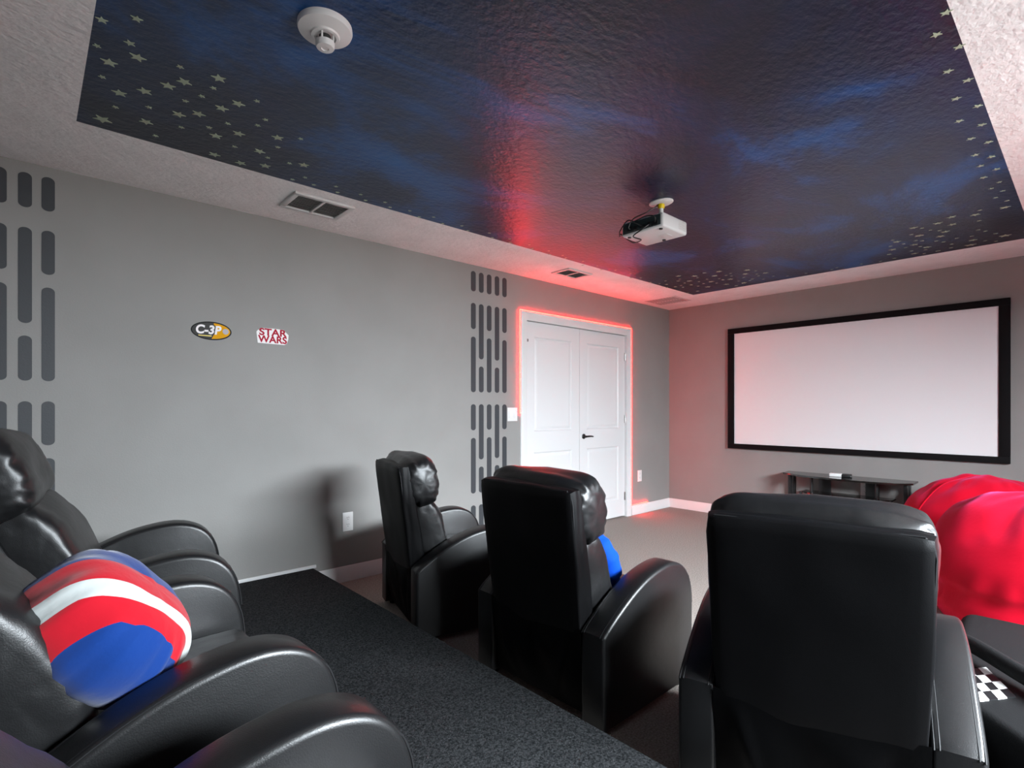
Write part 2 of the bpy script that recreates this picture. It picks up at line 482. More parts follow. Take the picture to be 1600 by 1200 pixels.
# ------------------------------------------------------------------ wall stencils of rounded bars
ROW_T = (2.216, 2.388)
def pill(bm, x0, x1, z0, z1, y):
    r = (x1 - x0) / 2 * .98
    xc = (x0 + x1) / 2
    poly = []
    for k in range(11): 
        a = pi * k / 10; poly.append((xc + r * cos(a), z1 - r * .85 + r * .85 * sin(a)))
    for k in range(11):
        a = pi + pi * k / 10; poly.append((xc + r * cos(a), z0 + r * .85 + r * .85 * sin(a)))
    prism(bm, poly, y - .0018, y - .0001)
def stencil(xcs, label, name='wall_decal'):
    x_mid = sum(xcs) / len(xcs)
    root = empty(name, (x_mid, YL, 0.15)); tag(root, label, 'wall decal', 'stencils of rounded bars on the grey wall')
    for i, x in enumerate(xcs):
        spans = [ROW_T]
        for base in (0.0, -.862, -1.724):
            segs = [(1.895, 2.117), (1.357, 1.830)] if i % 2 == 0 else [(1.642, 2.117), (1.357, 1.580)]
            for a, b2 in segs:
                a, b2 = a + base, b2 + base
                if b2 < .2: continue
                spans.append((max(a, .17), b2))
        for (a, b2) in spans:
            bm = bmesh.new(); pill(bm, x - .0262, x + .0262, a, b2, YL)
            finish('bar', bm, M['bar'], root, smooth=0, mtx=Matrix.Translation((-x_mid, -YL, -.15)))
    return root
stencil([2.800, 2.8865, 2.975, 3.0655, 3.1535], 'tall stencil of dark slate rounded bars beside the white double door')
stencil([0.0735, -0.013, -0.104, -0.192, -0.280], 'tall stencil of dark slate rounded bars on the wall behind the back row recliners')

# ------------------------------------------------------------------ stickers on the wall
def text_mesh(body, size, depth, mat, name, parent, mtx, bold=0.0, shear=0.0, sx=1.0):
    c = bpy.data.curves.new(name, 'FONT'); c.body = body; c.size = size; c.extrude = depth; c.align_x = 'CENTER'; c.align_y = 'CENTER'
    c.offset = bold; c.shear = shear; c.space_character = 1.02
    o = bpy.data.objects.new(name + '_tmp', c); COL.objects.link(o)
    dg = bpy.context.evaluated_depsgraph_get(); dg.update()
    me = bpy.data.meshes.new_from_object(o.evaluated_get(dg)); me.name = name
    bpy.data.objects.remove(o); bpy.data.curves.remove(c)
    me.transform(Matrix.Diagonal((sx, 1, 1, 1))); me.transform(mtx)
    me.materials.clear(); me.materials.append(mat)
    r = bpy.data.objects.new(name, me); COL.objects.link(r); r.parent = parent
    return r
WALLROT = Matrix.Rotation(pi / 2, 4, 'X')
def oval(bm, rx, rz, y0, y1, n=48, xmin=None, mi=0, cx=0, cz=0):
    poly = [(cx + rx * cos(2 * pi * k / n), cz + rz * sin(2 * pi * k / n)) for k in range(n)]
    prism(bm, poly, y0, y1, mi)
s1 = empty('wall_sticker', (.811, YL, 1.684)); tag(s1, 'oval grey and gold sticker with white lettering on the grey wall', 'sticker')
bm = bmesh.new(); oval(bm, .109, .055, -.0012, -.0001); finish('backing', bm, M['stickdark'], s1, smooth=0)
bm = bmesh.new(); oval(bm, .103, .049, -.0018, -.0011); finish('face', bm, M['stickgrey'], s1, smooth=0)
bm = bmesh.new()
pts = [(.012 + .03 * 0, .0485), ]
poly = []
for k in range(25):
    a = pi / 2 * 0.93 - (pi * 0.96) * k / 24
    poly.append((.101 * cos(a), .0475 * sin(a)))
poly += [(.0, -.047), (.018, -.012), (.030, .018), (.012, .040)]
prism(bm, poly, -.0024, -.0017); finish('gold_field', bm, M['stickgold'], s1, smooth=0)
bm = bmesh.new(); oval(bm, .017, .017, -.0031, -.0022, cx=.076, cz=.002); finish('emblem', bm, M['stickdisc'], s1, smooth=0)
bm = bmesh.new(); box(bm, -.070, .0, -.0024, -.0017, -.034, -.028); finish('underline', bm, M['yellow'], s1, smooth=0)
text_mesh('C-3P', .070, .0005, M['stickwhite'], 'lettering', s1, Matrix.Translation((-.020, -.0032, .003)) @ WALLROT, .0026, .15, .92)
s2 = empty('wall_sticker', (1.163, YL, 1.683)); tag(s2, 'small red and white lettered sticker beside the oval one on the grey wall', 'sticker')
bm = bmesh.new()
poly = [(-.099, .022), (-.090, .034), (-.070, .036), (-.062, .048), (.0, .050), (.066, .048), (.078, .036), (.088, .026), (.099, .016), (.097, -.012), (.088, -.040), (.072, -.050), (-.02, -.049), (-.092, -.048)]
prism(bm, poly[::-1], -.0015, -.0001); finish('backing', bm, M['stickwhite'], s2, smooth=0)
text_mesh('STAR', .061, .0005, M['stickred'], 'lettering', s2, Matrix.Translation((.0, -.0022, .022)) @ WALLROT, .0018, 0, 1.16)
text_mesh('WARS', .061, .0005, M['stickred'], 'lettering', s2, Matrix.Translation((.0, -.0022, -.023)) @ WALLROT, .0018, 0, 1.03)

# ------------------------------------------------------------------ star stickers on the painted ceiling
STARS = {
'a':"0.17 2.10 M,0.25 2.02 M,0.17 2.26 s,0.25 2.17 M,0.21 2.34 L,0.28 2.24 L,0.20 2.46 s,0.26 2.54 L,0.26 2.67 s,0.23 2.82 X,0.33 2.46 L,0.36 2.58 s,0.37 2.72 L,0.42 2.83 s,0.39 2.36 L,0.40 2.20 s,0.43 2.29 L,0.46 2.43 s,0.46 2.56 L,0.49 2.67 s,0.52 2.50 L,0.50 2.35 s,0.52 2.26 s,0.52 2.18 L,0.58 2.39 L,0.58 2.59 s,0.62 2.65 L,0.63 2.50 s,0.66 2.85 L,0.71 2.70 s,0.78 2.86 L,0.62 2.31 L,0.69 2.56 L,0.67 2.24 s,0.74 2.36 s,0.73 2.43 s,0.83 2.48 L,0.91 2.42 s,0.86 2.57 s,0.81 2.67 L,0.86 2.71 s,0.88 2.81 L,0.96 2.70 s,1.02 2.67 L,1.08 2.81 s",
'b':"1.04 2.88 s,1.15 2.87 s,1.25 2.81 s,1.29 2.88 s,1.40 2.82 s,1.46 2.88 s,1.56 2.83 s,1.62 2.88 s,1.74 2.85 s,1.84 2.90 s,1.91 2.84 s,2.02 2.90 s,2.14 2.85 s,2.23 2.90 s,2.37 2.84 s,2.45 2.90 s,2.56 2.84 s,2.62 2.90 s,2.76 2.84 s,2.84 2.89 s,2.98 2.85 s,3.05 2.91 s,3.15 2.86 s,3.22 2.89 s,3.40 2.86 s,3.49 2.94 s,3.60 2.87 s,3.72 2.92 s,3.83 2.85 s,4.02 2.83 s,4.16 2.92 s,4.23 2.86 s",
'c':"4.45 2.90 M,4.56 2.87 s,4.51 2.77 s,4.64 2.84 M,4.76 2.91 s,4.80 2.84 M,4.43 2.59 L,4.54 2.64 s,4.60 2.69 M,4.79 2.77 s,4.88 2.80 s,4.72 2.69 s,4.68 2.62 L,4.84 2.69 M,4.54 2.49 L,4.62 2.50 s,4.77 2.57 s,4.94 2.67 s,4.50 2.37 M,4.74 2.47 s,4.88 2.58 s,5.04 2.62 L,5.15 2.79 M,5.14 2.89 s,4.86 2.49 L,4.55 2.26 L,4.67 2.36 L,4.80 2.38 s,4.87 2.38 s,4.95 2.48 s,4.73 2.28 s,4.69 2.22 s,4.79 2.26 s,4.90 2.32 L,5.07 2.44 L,5.20 2.40 M,5.03 2.30 s,4.69 2.07 L,4.81 2.14 L,4.92 2.20 s,5.14 2.30 L,5.09 2.22 s,5.05 2.18 M,4.77 2.03 s,4.89 2.07 s,4.97 2.09 s,4.91 2.00 L,5.13 2.11 s",
'd':"5.08 2.00 s,5.17 1.91 s,5.19 1.76 s,5.22 1.56 s,5.18 1.51 s,5.20 1.33 s,5.22 1.20 s",
'e':"4.63 0.99 s,4.70 0.98 L,4.80 1.04 s,4.91 1.05 L,5.04 1.10 M,5.20 1.10 M,4.80 0.96 s,4.92 0.97 s,4.42 0.83 L,4.58 0.87 s,4.47 0.79 s,4.65 0.84 L,4.77 0.88 s,4.81 0.85 s,4.88 0.91 L,4.97 0.89 s,5.03 0.86 L,5.10 0.88 s,5.06 0.96 s,5.16 0.96 L,5.22 0.91 s,4.56 0.76 s,4.43 0.70 L,4.62 0.72 s,4.68 0.70 L,4.78 0.74 L,4.89 0.78 s,4.96 0.75 s,5.21 0.82 M,4.35 0.62 L,4.53 0.64 L,4.92 0.67 s,5.07 0.72 s,5.18 0.74 s,4.94 0.59 s,5.06 0.60 L,5.20 0.63 X,4.41 0.51 L,4.33 0.48 s,4.57 0.51 s,4.80 0.54 s,4.87 0.51 s,5.15 0.54 s,4.99 0.47 s,5.22 0.49 s,5.10 0.43 X",
'f':"4.38 0.37 L,4.25 0.35 s,4.14 0.39 s,4.04 0.35 s,3.95 0.39 s,3.87 0.35 s,2.09 0.31 M,2.19 0.35 M,2.32 0.31 M,2.46 0.36 M,2.58 0.32 M,2.70 0.37 M,2.83 0.32 M,2.92 0.39 M,3.03 0.33 M,3.15 0.38 M,3.25 0.33 M,3.37 0.39 M,3.45 0.34 M,3.54 0.39 M,3.65 0.34 M,3.73 0.40 M",
}
SIZES = {'X': .035, 'L': .0265, 'M': .0175, 's': .0125}
SNAME = {'X': 'largest', 'L': 'large', 'M': 'medium', 's': 'small'}
WHERE = {'a': 'in the corner cluster of the blue ceiling by the smoke alarm', 'b': 'in the row along the blue edge by the vents',
         'c': 'in the far corner cluster of the blue ceiling', 'd': 'in the thin row along the blue edge above the screen',
         'e': 'in the cluster over the far end of the projection screen', 'f': 'in the double row along the blue edge opposite the vents'}
star_me = {}
for k, r in SIZES.items():
    bm = bmesh.new(); poly = []
    for i in range(10):
        a = 2 * pi * i / 10; q = r if i % 2 == 0 else r * .43
        poly.append((q * cos(a), q * sin(a)))
    prism(bm, poly, -.001, .001)
    bm.transform(Matrix.Rotation(pi / 2, 4, 'X'))
    bm.normal_update(); me = bpy.data.meshes.new('star_sticker'); bm.to_mesh(me); bm.free(); me.materials.append(M['star']); star_me[k] = me
for reg, s in STARS.items():
    for item in s.split(','):
        x, y, k = item.split()
        o = bpy.data.objects.new('star_sticker', star_me[k]); COL.objects.link(o)
        o.location = (float(x), float(y), ZC - .0012); o.rotation_euler = (0, 0, random.uniform(0, 2 * pi))
        tag(o, '%s pale star sticker %s' % (SNAME[k], WHERE[reg]), 'star sticker', '%s stars %s' % (SNAME[k], WHERE[reg][3:]))

# ------------------------------------------------------------------ ceiling vents, smoke alarm
def vent(x0, x1, y0, y1, th, label, nsl, fr=.03, mat='vent'):
    xc, yc = (x0 + x1) / 2, (y0 + y1) / 2
    root = empty('ceiling_vent', (xc, yc, ZC)); tag(root, label, 'air vent', 'white ceiling air vents')
    hx, hy = (x1 - x0) / 2, (y1 - y0) / 2
    bm = bmesh.new()
    for (a, b2, c, d) in ((-hx, hx, -hy, -hy + fr), (-hx, hx, hy - fr, hy), (-hx, -hx + fr, -hy + fr, hy - fr), (hx - fr, hx, -hy + fr, hy - fr), (-.008, .008, -hy + fr, hy - fr)):
        box(bm, a, b2, c, d, -th, -.0005, min(.004, th / 3))
    finish('frame', bm, M[mat], root)
    bm = bmesh.new(); box(bm, -hx + fr, hx - fr, -hy + fr, hy - fr, -.002, -.0005); finish('duct', bm, M['ventdark'], root, smooth=0)
    bm = bmesh.new()
    for k in range(nsl):
        y = -hy + fr + (2 * hy - 2 * fr) * (k + .5) / nsl
        w = (2 * hy - 2 * fr) / nsl * .48
        for (a, b2) in ((-hx + fr, -.008), (.008, hx - fr)):
            vs = [bm.verts.new(p) for p in ((a, y - w, -th * .95), (b2, y - w, -th * .95), (b2, y + w, -th * .25), (a, y + w, -th * .25))]
            bm.faces.new(vs)
            vs = [bm.verts.new((v.co.x, v.co.y, v.co.z + .0015)) for v in vs]; bm.faces.new(vs[::-1])
    finish('louvre', bm, M[mat], root, smooth=0)
vent(1.105, 1.462, 3.012, 3.285, .016, 'white louvred ceiling vent nearest the back row', 9)
vent(3.466, 3.785, 3.074, 3.290, .012, 'small white louvred ceiling vent in front of the double door top', 8)
vent(5.185, 5.530, 3.072, 3.460, .004, 'flat white ceiling vent in the far corner of the ceiling', 10, .02)

sd = empty('smoke_alarm', (.700, 1.655, ZC)); tag(sd, 'round white smoke alarm on the blue ceiling', 'smoke alarm')
bm = bmesh.new(); lathe(bm, [(0, -.0005), (.083, -.0005), (.084, -.012), (.081, -.020), (.060, -.027), (.045, -.031), (.042, -.036), (.034, -.037), (.033, -.033), (0, -.033)], 48); finish('base', bm, M['plate'], sd)
bm = bmesh.new(); lathe(bm, [(0, -.050), (.024, -.050), (.029, -.053), (.029, -.066), (.026, -.071), (.012, -.073), (.010, -.070), (0, -.070)], 32); finish('sensor_cap', bm, M['plate'], sd)
bm = bmesh.new()
for k in range(4):
    a = pi / 4 + k * pi / 2; tube(bm, [(.026 * cos(a), .026 * sin(a), -.032), (.025 * cos(a), .025 * sin(a), -.055)], .0035, 8)
finish('post', bm, M['plate'], sd)
bm = bmesh.new(); lathe(bm, [(0, -.033), (.018, -.033), (.018, -.051), (0, -.051)], 20); finish('sensor_core', bm, M['dark'], sd)

# ------------------------------------------------------------------ switch and outlets
def plate(name, loc, rz, w, h, label, cat, kind):
    root = empty(name, loc, rz); tag(root, label, cat)
    bm = bmesh.new(); box(bm, -w / 2, w / 2, -.006, -.0002, -h / 2, h / 2, .0025); finish('cover_plate', bm, M['plate'], root)
    if kind == 'switch':
        for x in (-w / 4, w / 4):
            bm = bmesh.new(); box(bm, x - .016, x + .016, -.0095, -.005, -.033, .033, .002); finish('rocker', bm, M['plate'], root)
    elif kind == 'outlet':
        for z in (-.024, .024):
            bm = bmesh.new(); tmp = bmesh.new(); lathe(tmp, [(0, 0), (.0165, 0), (.0165, .0012), (0, .0012)], 24)
            tmp.transform(Matrix.Translation((0, -.0058, z)) @ Matrix.Rotation(pi / 2, 4, 'X'))
            me_ = bpy.data.meshes.new('t'); tmp.to_mesh(me_); tmp.free(); bm.from_mesh(me_); bpy.data.meshes.remove(me_)
            s_ = finish('socket', bm, M['plate'], root)
            bm = bmesh.new(); box(bm, -.0075, -.0050, -.0074, -.0069, z + .001, z + .009); box(bm, .0045, .0070, -.0074, -.0069, z + .002, z + .009); box(bm, -.0022, .0022, -.0074, -.0069, z - .010, z - .006)
            finish('slot', bm, M['dark'], s_, smooth=0)
    return root
plate('light_switch', (3.247, YL, 1.165), 0, .120, .122, 'white double light switch between the bar stencil and the door', 'light switch', 'switch')
plate('wall_outlet', (1.671, YL, .419), 0, .078, .132, 'white wall outlet low on the grey wall between recliner rows', 'outlet', 'outlet')
plate('wall_outlet', (5.246, YL, .437), 0, .080, .130, 'white wall outlet between the double door and the corner', 'outlet', 'outlet')
plate('wall_outlet', (XS, 1.475, .450), -pi / 2, .075, .118, 'pale wall outlet behind the black media stand', 'outlet', 'outlet')
# ------------------------------------------------------------------ recliner (faces +x, x = 0 at the rear of its arms)
CW, AW = 0.74, 0.112
ARM = [(.0, .375), (.03, .402), (.10, .447), (.20, .502), (.30, .541), (.40, .561), (.48, .562), (.55, .540), (.598, .497), (.625, .435), (.635, .360)]
def arm_profile():
    top = catmull(ARM, 4)
    return [(.632, .028), (.0, .028)] + top
def arm_bm(y):
    bm = bmesh.new()
    a, b_ = prism(bm, arm_profile(), y - AW / 2, y + AW / 2)
    es = []
    for e_ in bm.edges:
        if abs(e_.verts[0].co.y - e_.verts[1].co.y) < 1e-6: es.append(e_)
    bmesh.ops.bevel(bm, geom=es, offset=.014, segments=3, profile=.5, affect='EDGES')
    for v in bm.verts:                       # slight crown along the top pad
        d = (v.co.y - y) / (AW / 2)
        if v.co.z > .36: v.co.z += .007 * (1 - d * d)
    return bm
def make_recliner(tilt, stretch=1.0):
    root = empty('recliner', (0, 0, 0))
    hw = CW / 2
    for s in (1, -1):
        y = s * (hw - AW / 2)
        a = finish('arm', arm_bm(y), M['leather'], root, smooth=40)
        bm = bmesh.new()
        prof = catmull(ARM, 4)
        for yy, dz in ((y - AW / 2 + .0075, .0005), (y - AW / 2 + .0185, .0035), (y + AW / 2 - .0075, .0005), (y + AW / 2 - .0185, .0035)):
            tube(bm, [(x + (.003 if x > .6 else 0) - .002, yy, z + dz - .0035) for x, z in prof], .0022, 6)
        finish('seam', bm, M['thread'], a)
    iw = hw - AW
    bm = bmesh.new(); softbox(bm, .10, .625, -iw + .004, iw - .004, .20, .400, .05, 14, .018, 3.0, .008)
    finish('seat_cushion', bm, M['leather2'], root, smooth=60)
    bm = bmesh.new(); softbox(bm, .575, .632, -iw + .006, iw - .006, .055, .315, .022, 10, .008, 5.0, .004)
    finish('footrest', bm, M['leather'], root, smooth=60)
    bm = bmesh.new(); box(bm, .03, .58, -iw + .006, iw - .006, .05, .21, .006); finish('base', bm, M['backcloth'], root)
    # hanging panel between the arms at the rear, with slack folds
    bm = bmesh.new(); ny, nz = 44, 24
    rows = []
    for j in range(nz + 1):
        v = j / nz; row = []
        for i in range(ny + 1):
            u = -1 + 2 * i / ny
            z = .045 + (.335 - .045 * (1 - u * u) * .55) * v
            x = -.004 + .035 * (1 - v) ** 1.3 - .012 * sin(pi * v) * (1 - u ** 4)
            x += .010 * sin(7 * (u * .9 + (1 - v) * .55)) * (1 - abs(u)) ** .5 * sin(pi * v) * .8
            x += .014 * math.exp(-((u + .78 - .35 * (1 - v)) / .10) ** 2) * sin(pi * min(1, v * 1.05)) - .014 * math.exp(-((u - .78 + .35 * (1 - v)) / .10) ** 2) * sin(pi * min(1, v * 1.05))
            row.append(bm.verts.new((x, u * (iw + .004), z)))
        rows.append(row)
    fs = []
    for j in range(nz):
        for i in range(ny): fs.append(bm.faces.new((rows[j][i], rows[j + 1][i], rows[j + 1][i + 1], rows[j][i + 1])))
    bmesh.ops.solidify(bm, geom=fs, thickness=.006)
    bmesh.ops.recalc_face_normals(bm, faces=bm.faces)
    finish('rear_panel', bm, M['backcloth'], root, smooth=50)
    # backrest, leaning by tilt about a pivot low between the arms
    P = Matrix.Translation((-.005, 0, .36)) @ Matrix.Rotation(-tilt, 4, 'Y') @ Matrix.Diagonal((1, 1, stretch, 1))
    bw = iw - .004
    bm = bmesh.new(); softbox(bm, .0, .082, -bw, bw, -.06, .552, .022, 16, .006, 1.0, .004)
    for v in bm.verts:
        t_ = max(0, min(1, v.co.z / .55)); v.co.x = v.co.x if v.co.x < .03 else .03 + (v.co.x - .03) * (1.45 - .65 * t_); v.co.y *= 1 + .06 * t_
    bk = finish('backrest', bm, M['backcloth'], root, smooth=60, mtx=P)
    bm = bmesh.new()
    for s in (1, -1):
        w2 = bw * 1.06
        tube(bm, [(.012, s * (bw - .002), .0), (.012, s * (w2 - .003), .50), (.012, s * (w2 - .009), .537), (.012, s * (w2 - .025), .549)], .0028, 6)
    tube(bm, [(.012, -w2 + .024, .551), (.012, w2 - .024, .551)], .0028, 6)
    finish('welt', bm, M['thread'], bk, mtx=P)
    bm = bmesh.new(); cushion(bm, .098, bw * 1.06 + .010, .140, .34, .82, .0095, 2.3, 64, 56, .012, 12)
    for v in bm.verts:
        v.co.z += .012 * (1 - (v.co.y / bw) ** 2) * (1 if v.co.z > 0 else .3)
    bm.transform(Matrix.Translation((.132, 0, .446)))
    finish('headrest', bm, M['leather2'], root, smooth=80, mtx=P)
    bm = bmesh.new(); cushion(bm, .098, bw - .002, .200, .30, .78, .006, 7.1, 64, 56, .012, 10)
    bm.transform(Matrix.Translation((.148, 0, .172)) @ Matrix.Rotation(-radians(9), 4, 'Y'))
    finish('back_cushion', bm, M['leather2'], root, smooth=80, mtx=P)
    for x in (.06, .57):
        for s in (1, -1):
            bm = bmesh.new(); lathe(bm, [(0, 0), (.022, 0), (.026, .03), (0, .03)], 16, c=(x, s * (hw - AW / 2), 0)); finish('foot', bm, M['blackplastic'], root)
    return root

def place(o, x, y, rz, z, label, group):
    o.location = (x, y, z); o.rotation_euler = (0, 0, rz); tag(o, label, 'recliner', group); return o
GF, GB = 'front row recliners on the beige carpet', 'back row recliners on the platform'
up = make_recliner(radians(7))
place(up, 1.56, 2.69, radians(-15), 0, 'black leather recliner seen from behind, set nearest the grey wall', GF)
b2_ = copy_tree(up); place(b2_, 1.55, 1.575, 0, 0, 'black leather recliner with a blue cushion on it, middle of the front row', GF)
c2_ = copy_tree(up); place(c2_, 1.600, .528, radians(13.5), 0, 'black leather recliner in front of the red bean bags, back squarely to view', GF)
rec = make_recliner(radians(21.5), 1.07)
place(rec, -.005, 2.56, radians(-7), .139, 'black leather recliner on the platform nearest the grey wall', GB)
d2_ = copy_tree(rec); place(d2_, -.11, 1.53, radians(3), .139, 'black leather recliner on the platform holding the striped cushion', GB)
e2_ = copy_tree(rec); place(e2_, -.10, .59, 0, .139, 'black leather recliner on the platform at the open end of its row', GB)

# ------------------------------------------------------------------ cushions
def round_cushion(bm, R, H, wr, seed, n=72, m=40):
    """flat round plush cushion, axis z"""
    rings = []
    for i in range(m + 1):
        t = -pi / 2 + pi * i / m
        r = R * abs(cos(t)) ** .62; z = H * spow(sin(t), .85)
        ring = []
        for k in range(n):
            a = 2 * pi * k / n
            edge = abs(cos(t)) ** 3
            d = wr * .4 * sin(15 * a + 4 * noise.noise(Vector((cos(a) * 2, sin(a) * 2, seed)))) * edge * (.5 + .5 * abs(sin(t * 2)))
            d += .005 * noise.noise(Vector((cos(a) * 1.5, sin(a) * 1.5, z / H + seed)))
            rr = r * (1 + d / R * 2.0)
            ring.append(Vector((rr * cos(a), rr * sin(a), z + d * .6)))
        rings.append(ring)
    vr = []
    for i, ring in enumerate(rings):
        if i in (0, m): vr.append([bm.verts.new(sum(ring, Vector()) / n)])
        else: vr.append([bm.verts.new(p) for p in ring])
    for a, b_ in zip(vr, vr[1:]):
        for k in range(n):
            k2 = (k + 1) % n
            if len(a) == 1: bm.faces.new((a[0], b_[k], b_[k2]))
            elif len(b_) == 1: bm.faces.new((a[k], b_[0], a[k2]))
            else: bm.faces.new((a[k], b_[k], b_[k2], a[k2]))
    bmesh.ops.recalc_face_normals(bm, faces=bm.faces)
# striped cushion: plain parallel bands woven across it
m, nt, b = new_mat('striped plush'); M['stripe'] = m
tc = nt.nodes.new('ShaderNodeTexCoord'); sp = nt.nodes.new('ShaderNodeSeparateXYZ'); nt.links.new(tc.outputs['Object'], sp.inputs[0])
mr = nt.nodes.new('ShaderNodeMapRange'); mr.inputs['From Min'].default_value = -.2; mr.inputs['From Max'].default_value = .2
nt.links.new(sp.outputs['X'], mr.inputs['Value'])
r_ = nt.nodes.new('ShaderNodeValToRGB'); cr = r_.color_ramp; cr.interpolation = 'CONSTANT'
BLU, RED, WHT = (0.0, 0.028, 0.17, 1), (0.42, 0.002, 0.012, 1), (0.50, 0.53, 0.52, 1)
cr.elements[0].position = 0; cr.elements[0].color = BLU
cr.elements[1].position = .18; cr.elements[1].color = RED
for p, c in ((.29, WHT), (.39, RED), (.56, BLU)):
    e = cr.elements.new(p); e.color = c
nt.links.new(mr.outputs[0], r_.inputs['Fac']); nt.links.new(r_.outputs['Color'], b.inputs['Base Color'])
b.inputs['Roughness'].default_value = .8; b.inputs['Specular IOR Level'].default_value = .15; b.inputs['Sheen Weight'].default_value = .25
bump(nt, b, 60, .3, .003)
bm = bmesh.new(); round_cushion(bm, .168, .112, .010, 1.0)
o = finish('throw_cushion', bm, M['stripe'], smooth=80)
ax = Vector((.72, -.22, .62)).normalized(); bx = Vector((-.10, .95, .25)); bx = (bx - ax * bx.dot(ax)).normalized(); by = ax.cross(bx)
o.rotation_mode = 'QUATERNION'; o.rotation_quaternion = Matrix((bx, by, ax)).transposed().to_quaternion()
o.location = (.128, 1.425, .752)
tag(o, 'blue cushion with red and white bands lying on a platform recliner', 'cushion')
bm = bmesh.new(); round_cushion(bm, .165, .07, .008, 6.0)
o = finish('throw_cushion', bm, M['blue'], smooth=80)
ax = Vector((.90, 0, .42)).normalized()
o.rotation_mode = 'QUATERNION'; o.rotation_quaternion = ax.to_track_quat('Z', 'X')
o.location = (1.865, 1.54, .545)
tag(o, 'plain bright blue plush cushion propped on a front row recliner', 'cushion')

# ------------------------------------------------------------------ bean bags
def bean_bag(R, Ht, seed, loc, rz, label, sqx=1.0, lean=0.0):
    bm = bmesh.new(); n, mm = 120, 72
    prof = catmull([(.0, 0.0), (.60, .0), (.86, .05), (.965, .20), (.955, .36), (.985, .44), (.97, .60), (.86, .78), (.66, .91), (.40, .975), (.18, 1.0), (.0, 1.0)], 6)
    rings = []
    for (pr, pz) in prof:
        ring = []
        for k in range(n):
            a = 2 * pi * k / n
            q = Vector((cos(a) * 1.4, sin(a) * 1.4, pz * 2 + seed))
            fold = 0
            w_mid = math.exp(-((pz - .42) / .10) ** 2)
            fold += .007 * w_mid * sin(26 * a + 5 * noise.noise(q))
            w_top = math.exp(-((pz - .93) / .10) ** 2)
            fold += .010 * w_top * sin(17 * a + 6 * noise.noise(q * 1.3))
            big = .055 * noise.noise(q * .9)
            r = R * pr * (1 + big) + fold * min(1, pr * 3)
            z = Ht * pz * (1 + .10 * noise.noise(Vector((cos(a) * pr * 1.3, sin(a) * pr * 1.3, seed + 9))) * (1 if pz > .3 else 0)) + lean * cos(a) * pr * pz
            if pz > .7: z += .02 * noise.noise(Vector((cos(a) * pr * 5, sin(a) * pr * 5, seed)))
            ring.append(Vector((r * cos(a) * sqx, r * sin(a), max(z, 0))))
        rings.append(ring)
    vr = []
    for i, ring in enumerate(rings):
        if prof[i][0] < 1e-4: vr.append([bm.verts.new(sum(ring, Vector()) / n)])
        else: vr.append([bm.verts.new(p) for p in ring])
    for a, b_ in zip(vr, vr[1:]):
        for k in range(n):
            k2 = (k + 1) % n
            if len(a) == 1: bm.faces.new((a[0], b_[k], b_[k2]))
            elif len(b_) == 1: bm.faces.new((a[k], b_[0], a[k2]))
            else: bm.faces.new((a[k], b_[k], b_[k2], a[k2]))
    bmesh.ops.recalc_face_normals(bm, faces=bm.faces)
    root = finish('bean_bag', bm, M['red'], smooth=80)
    root.location = loc; root.rotation_euler = (0, 0, rz)
    tag(root, label, 'bean bag', 'red bean bags by the screen wall')
    # raised seams running from the crown to the floor
    bm = bmesh.new()
    for a in (0.4, 0.4 + 2 * pi / 3, 0.4 + 4 * pi / 3):
        k = int(round(a / (2 * pi) * n)) % n
        tube(bm, [rings[i][k] * 1.0 for i in range(14, len(prof) - 1)], .005, 6)
    finish('seam', bm, M['red'], root)
    return root
bean_bag(.635, .76, 1.7, (4.02, .05, 0), .5, 'big red bean bag directly in front, the nearer and fuller one')
bean_bag(.56, .71, 4.2, (5.22, .50, 0), 1.9, 'red bean bag with a puckered top behind the nearer bean bag')

# ------------------------------------------------------------------ media stand
ts = empty('media_stand', (5.64, 1.60, 0)); tag(ts, 'low black glass media stand against the wall under the screen', 'tv stand')
def slab(name, poly, z0, z1, mat):
    bm = bmesh.new(); a = [bm.verts.new((x - 5.64, y - 1.60, z0)) for x, y in poly]; b_ = [bm.verts.new((x - 5.64, y - 1.60, z1)) for x, y in poly]
    n = len(poly); bm.faces.new(a[::-1]); bm.faces.new(b_)
    for k in range(n): bm.faces.new((a[k], a[(k + 1) % n], b_[(k + 1) % n], b_[k]))
    bmesh.ops.recalc_face_normals(bm, faces=bm.faces)
    es = [e_ for e_ in bm.edges if abs(e_.verts[0].co.z - e_.verts[1].co.z) < 1e-6]
    bmesh.ops.bevel(bm, geom=es, offset=.002, segments=2, affect='EDGES')
    return finish(name, bm, mat, ts, smooth=40)
TOP = [(5.845, 2.15), (5.645, 2.13), (5.53, 1.92), (5.47, 1.45), (5.53, 1.16), (5.63, 1.055), (5.845, 1.06)]
slab('top_shelf', TOP, .556, .572, M['standtop'])
MID = [(5.83, 1.98), (5.70, 1.97), (5.60, 1.86), (5.56, 1.50), (5.60, 1.30), (5.70, 1.22), (5.83, 1.22)]
slab('middle_shelf', MID, .385, .397, M['standtop'])
BOT = [(x, 1.6 + (y - 1.6) * .98) for x, y in TOP]
slab('bottom_shelf', BOT, .06, .075, M['standtop'])
for (x, y, w, d) in ((5.64, 2.06, .016, .03), (5.64, 1.11, .016, .03), (5.80, 2.08, .014, .05), (5.80, 1.12, .014, .05)):
    bm = bmesh.new(); box(bm, x - d / 2 - 5.64, x + d / 2 - 5.64, y - w - 1.6, y + w - 1.6, 0, .556, .004); finish('leg', bm, M['standleg'], ts)
